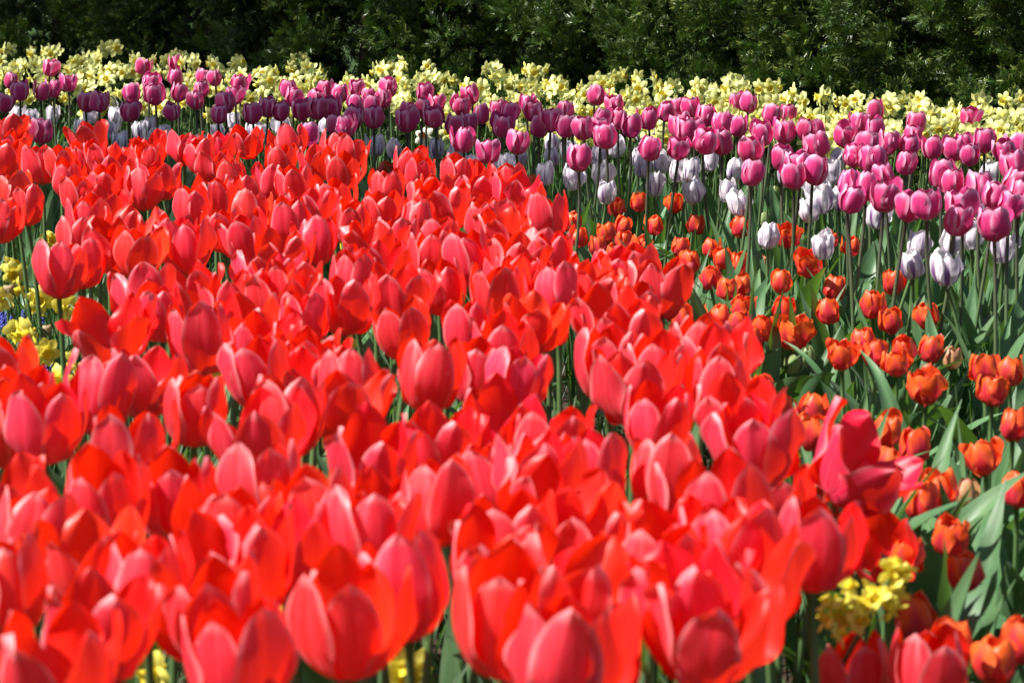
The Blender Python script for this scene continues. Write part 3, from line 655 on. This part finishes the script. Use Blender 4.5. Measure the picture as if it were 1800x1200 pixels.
# ------------------------------------------------------------------ the yew hedge: separate bushes
def yew_shoot(seed):
    """one twig with flat needles in two ranks; returns verts (n,3), quads, and a 0..1 position along the twig"""
    rng = np.random.default_rng(seed); V, Q, T = [], [], []
    n = 9; L = 0.048
    for k in range(n):
        t = (k + 0.5) / n
        for sgn in (-1, 1):
            a = sgn * (1.05 - .55 * t) + rng.normal(0, .14); ll = 0.025 * (1 - .30 * t) * rng.uniform(.8, 1.2); ww = .0031
            d = np.array([math.sin(a), rng.normal(0.15, .75), math.cos(a)]); d /= np.linalg.norm(d)
            s = np.cross(d, (0, 1, 0)); s = s / np.linalg.norm(s); b0 = np.array([0, 0, L * t]); i = len(V)
            V += [b0 + s * ww * .5, b0 - s * ww * .5, b0 + d * ll * .85 - s * ww * .8, b0 + d * ll + s * ww * .1]
            Q.append((i, i + 1, i + 2, i + 3)); T += [t] * 4
    i = len(V); V += [np.array(q) for q in ((.0012, 0, 0), (-.0012, 0, 0), (-.0006, 0, L), (.0006, 0, L))]; Q.append((i, i + 1, i + 2, i + 3)); T += [.2] * 4
    return np.array(V), np.array(Q), np.array(T)
SHOOTS = [yew_shoot(i) for i in range(4)]

def yew_foliage(seed, wdt, dep, hgt):
    rng = np.random.default_rng(seed)
    Vs, Qs, UVs = [], [], []; base = 0
    ncl = 520
    for c in range(ncl):
        # branch tips over the rounded box of the bush, more of them at the height the flowers leave free
        side = rng.uniform(0, 1); h = rng.uniform(.05, hgt) if rng.random() < .45 else rng.uniform(.25, 1.0)
        th = rng.uniform(0, 2 * PI); cx, cy_ = math.cos(th), math.sin(th)
        k = (abs(cx) ** 4 + abs(cy_) ** 4) ** -.25
        q = rng.uniform(.80, 1.03) if rng.random() < .8 else rng.uniform(.35, .8)
        topf = 1 - .35 * max(0, (h - hgt * .8) / (hgt * .2)) ** 2
        cen = np.array([cx * k * wdt / 2 * q * topf, cy_ * k * dep / 2 * q * topf, h])
        gap = math.sin(cen[0] * 17 + seed) + math.sin(cen[2] * 15 + cen[1] * 9 + seed * 2) + math.sin(cen[0] * 9 - cen[2] * 11 + seed)
        if gap < -0.7: cen[:2] *= .62
        elif gap > 0.8: cen[:2] *= 1.10
        outd = np.array([cx, cy_, .55 + rng.normal(0, .25)]); outd /= np.linalg.norm(outd)
        rad = rng.uniform(.035, .08); m = int(rng.uniform(20, 36)); young = rng.random()
        for s in range(m):
            v0, q0, t0 = SHOOTS[rng.integers(4)]
            off = rng.normal(0, 1, 3); off /= np.linalg.norm(off)
            d = outd * .9 + off * .85; d /= np.linalg.norm(d)
            pos = cen + off * rad * rng.uniform(.2, 1.0)
            up = rng.normal(0, 1, 3); xax = np.cross(up, d); xax /= np.linalg.norm(xax); yax = np.cross(d, xax)
            sc = rng.uniform(.62, 1.0)
            P = pos + sc * (v0[:, :1] * xax + v0[:, 1:2] * yax + v0[:, 2:] * d)
            Vs.append(P); Qs.append(q0 + base); base += len(v0)
            tone = rng.uniform(0, 1)
            UVs.append(np.stack([np.full(len(v0), tone), t0 * (1.0 if young > .6 else .72)], 1))
    return raw_mesh("foliage", np.concatenate(Vs), np.concatenate(Qs), M['yew'], np.concatenate(UVs))
YEW = [yew_foliage(50 + i, .92, .85, 1.75) for i in range(3)]
def trunk_mesh(seed):
    rng = np.random.default_rng(seed); V, F, UV = [], [], []
    def limb(a, b, r0, r1):
        i = len(V); n = 7
        for j in range(6):
            t = j / 5; p = np.array(a) * (1 - t) + np.array(b) * t + rng.normal(0, .008, 3) * (0 < j < 5); r = r0 * (1 - t) + r1 * t
            for k in range(n): V.append((p[0] + r * math.cos(k * 2 * PI / n), p[1] + r * math.sin(k * 2 * PI / n), p[2])); UV.append((k / n, t))
        for j in range(5):
            for k in range(n): F.append((i + j * n + k, i + j * n + (k + 1) % n, i + (j + 1) * n + (k + 1) % n, i + (j + 1) * n + k))
    limb((0, 0, -.03), (0.02, 0, .55), .04, .03); limb((.02, 0, .5), (-.05, .03, 1.55), .028, .006)
    for _ in range(26):
        h = rng.uniform(.12, 1.3); a = rng.uniform(0, 6.28); l = rng.uniform(.22, .38)
        limb((0, 0, h), (l * math.cos(a), l * math.sin(a), h + rng.uniform(.08, .25)), .012, .003)
    return mesh("trunk", V, F, M['bark'], UV)
YTRUNK = [trunk_mesh(3), trunk_mesh(4)]
YLAB = ["dense dark yew bush behind the daffodils, leftmost of the hedge", "shaded yew bush of the hedge, second from the left", "dark yew bush left of the deep gap in the hedge", "yew bush right of the deep gap in the hedge, its tips lit", "sunlit yew bush standing right of the middle of the hedge", "yew bush with bright green tips, second from the right in the hedge", "yew bush at the right end of the hedge with yellowish tips", "yew bush beyond the left edge of the hedge in view", "yew bush beyond the right edge of the hedge in view"]
YPX = [100, 380, 640, 930, 1215, 1500, 1790, -190, 2080]
for i, px in enumerate(YPX):
    D = float(np.interp(px, [-200, 0, 900, 1800, 2100], [9.95, 9.65, 8.55, 7.25, 6.85]))
    o = thing('yew_bush', YLAB[i], "yew bush", ((px - 900) / FPX * D, D, 0), -.58 + (PI if i % 2 else 0), "clipped yew bushes of the hedge")
    part('foliage', YEW[i % 3], o, scale=(1, 1, 1 + .03 * (i % 2))); part('trunk', YTRUNK[i % 2], o)

# ------------------------------------------------------------------ a tree left of the picture whose crown dapples the purple row and the hedge
def shade_tree():
    rng = np.random.default_rng(77); cents = []
    band = [(-1.65, 7.0), (-1.3, 6.65), (-0.9, 6.3), (-0.4, 6.15), (0.12, 5.95)]
    for k in range(105):
        t = rng.uniform(-.3, 4); i = min(max(int(t), 0), 3); f = t - i
        x = band[i][0] * (1 - f) + band[i + 1][0] * f + rng.normal(0, .06); y = band[i][1] * (1 - f) + band[i + 1][1] * f + rng.normal(0, .15)
        cents.append((Vector((x, y, .48)) + TO_SUN * rng.uniform(5.6, 7.6), rng.uniform(.10, .20)))
    for k in range(26):
        x = rng.uniform(-2.6, -0.5); y = 9.3 - (x + 1.5) * .62 - .35
        cents.append((Vector((x, y, rng.uniform(.45, 1.2))) + TO_SUN * rng.uniform(6, 8), rng.uniform(.12, .26)))
    for k in range(150):                         # the rest of the crown shades ground out of the picture
        x, y = rng.uniform(-7, -2.6), rng.uniform(4.5, 10)
        cents.append((Vector((x, y, .4)) + TO_SUN * rng.uniform(5.0, 8.0), rng.uniform(.2, .4)))
    V, Q, UV = [], [], []
    for c, rad in cents:
        m = int(60 * (rad / .16) ** 1.6)
        for _ in range(min(m, 160)):
            p = np.array(c) + rng.normal(0, .6, 3) * rad; d = rng.normal(0, 1, 3); d /= np.linalg.norm(d); e = np.cross(d, rng.normal(0, 1, 3)); e /= np.linalg.norm(e)
            L, W = rng.uniform(.05, .08), rng.uniform(.018, .028); i = len(V)
            V += [p, p + d * L * .5 + e * W, p + d * L, p + d * L * .5 - e * W]; Q.append((i, i + 1, i + 2, i + 3)); UV += [(.5, 0), (1, .5), (.5, 1), (0, .5)]
    base = Vector((-6.0, 5.0, 0))
    o = thing('shade_tree', "broadleaf tree beyond the left edge that dapples the purple tulips", "tree", base)
    part('crown', raw_mesh("crown", np.array(V) - np.array(base), Q, M['undergrowth'], UV), o, color=(1.2, .5, .5, 1))
    TV, TF, TU = [], [], []
    def limb(a, b, r0, r1):
        i = len(TV); n = 8
        for j in range(7):
            t = j / 6; p = a.lerp(b, t) + Vector(rng.normal(0, .03, 3)) * (1 if 0 < j < 6 else 0); r = r0 * (1 - t) + r1 * t
            for k in range(n): TV.append((p.x + r * math.cos(k * 2 * PI / n), p.y + r * math.sin(k * 2 * PI / n), p.z)); TU.append((k / n, t))
        for j in range(6):
            for k in range(n): TF.append((i + j * n + k, i + j * n + (k + 1) % n, i + (j + 1) * n + (k + 1) % n, i + (j + 1) * n + k))
    limb(Vector((0, 0, -.1)), Vector((.1, 0, 3.2)), .17, .12); limb(Vector((.1, 0, 3.1)), Vector((.5, .4, 6.2)), .12, .03)
    for c, rad in cents[::7]:
        h = rng.uniform(2.2, 4.5); limb(Vector((.1 + .1 * h / 4, .05 * h, h)), c - base, .035, .008)
    part('trunk', mesh("trunk", TV, TF, M['bark'], TU), o)
shade_tree()

for i, (x, y, lab) in enumerate(((1448, 1160, "fallen red petal lying under the yellow jonquil spray"), (1405, 1178, "fallen red petal on the soil near the bottom edge"), (118, 690, "fallen red petal in the grassy gap at the far left"))):
    p = at(x, y, 0.03); o = thing('fallen_petal', lab, "fallen petal", (p.x, p.y, 0.0))
    part('petal', BLOOMS['red'][1][i][3], o, (0, 0, .02), (1.3, 0.3 * i, 1.1 * i), (1, 1, 1), (.9, .5, .3, 1))
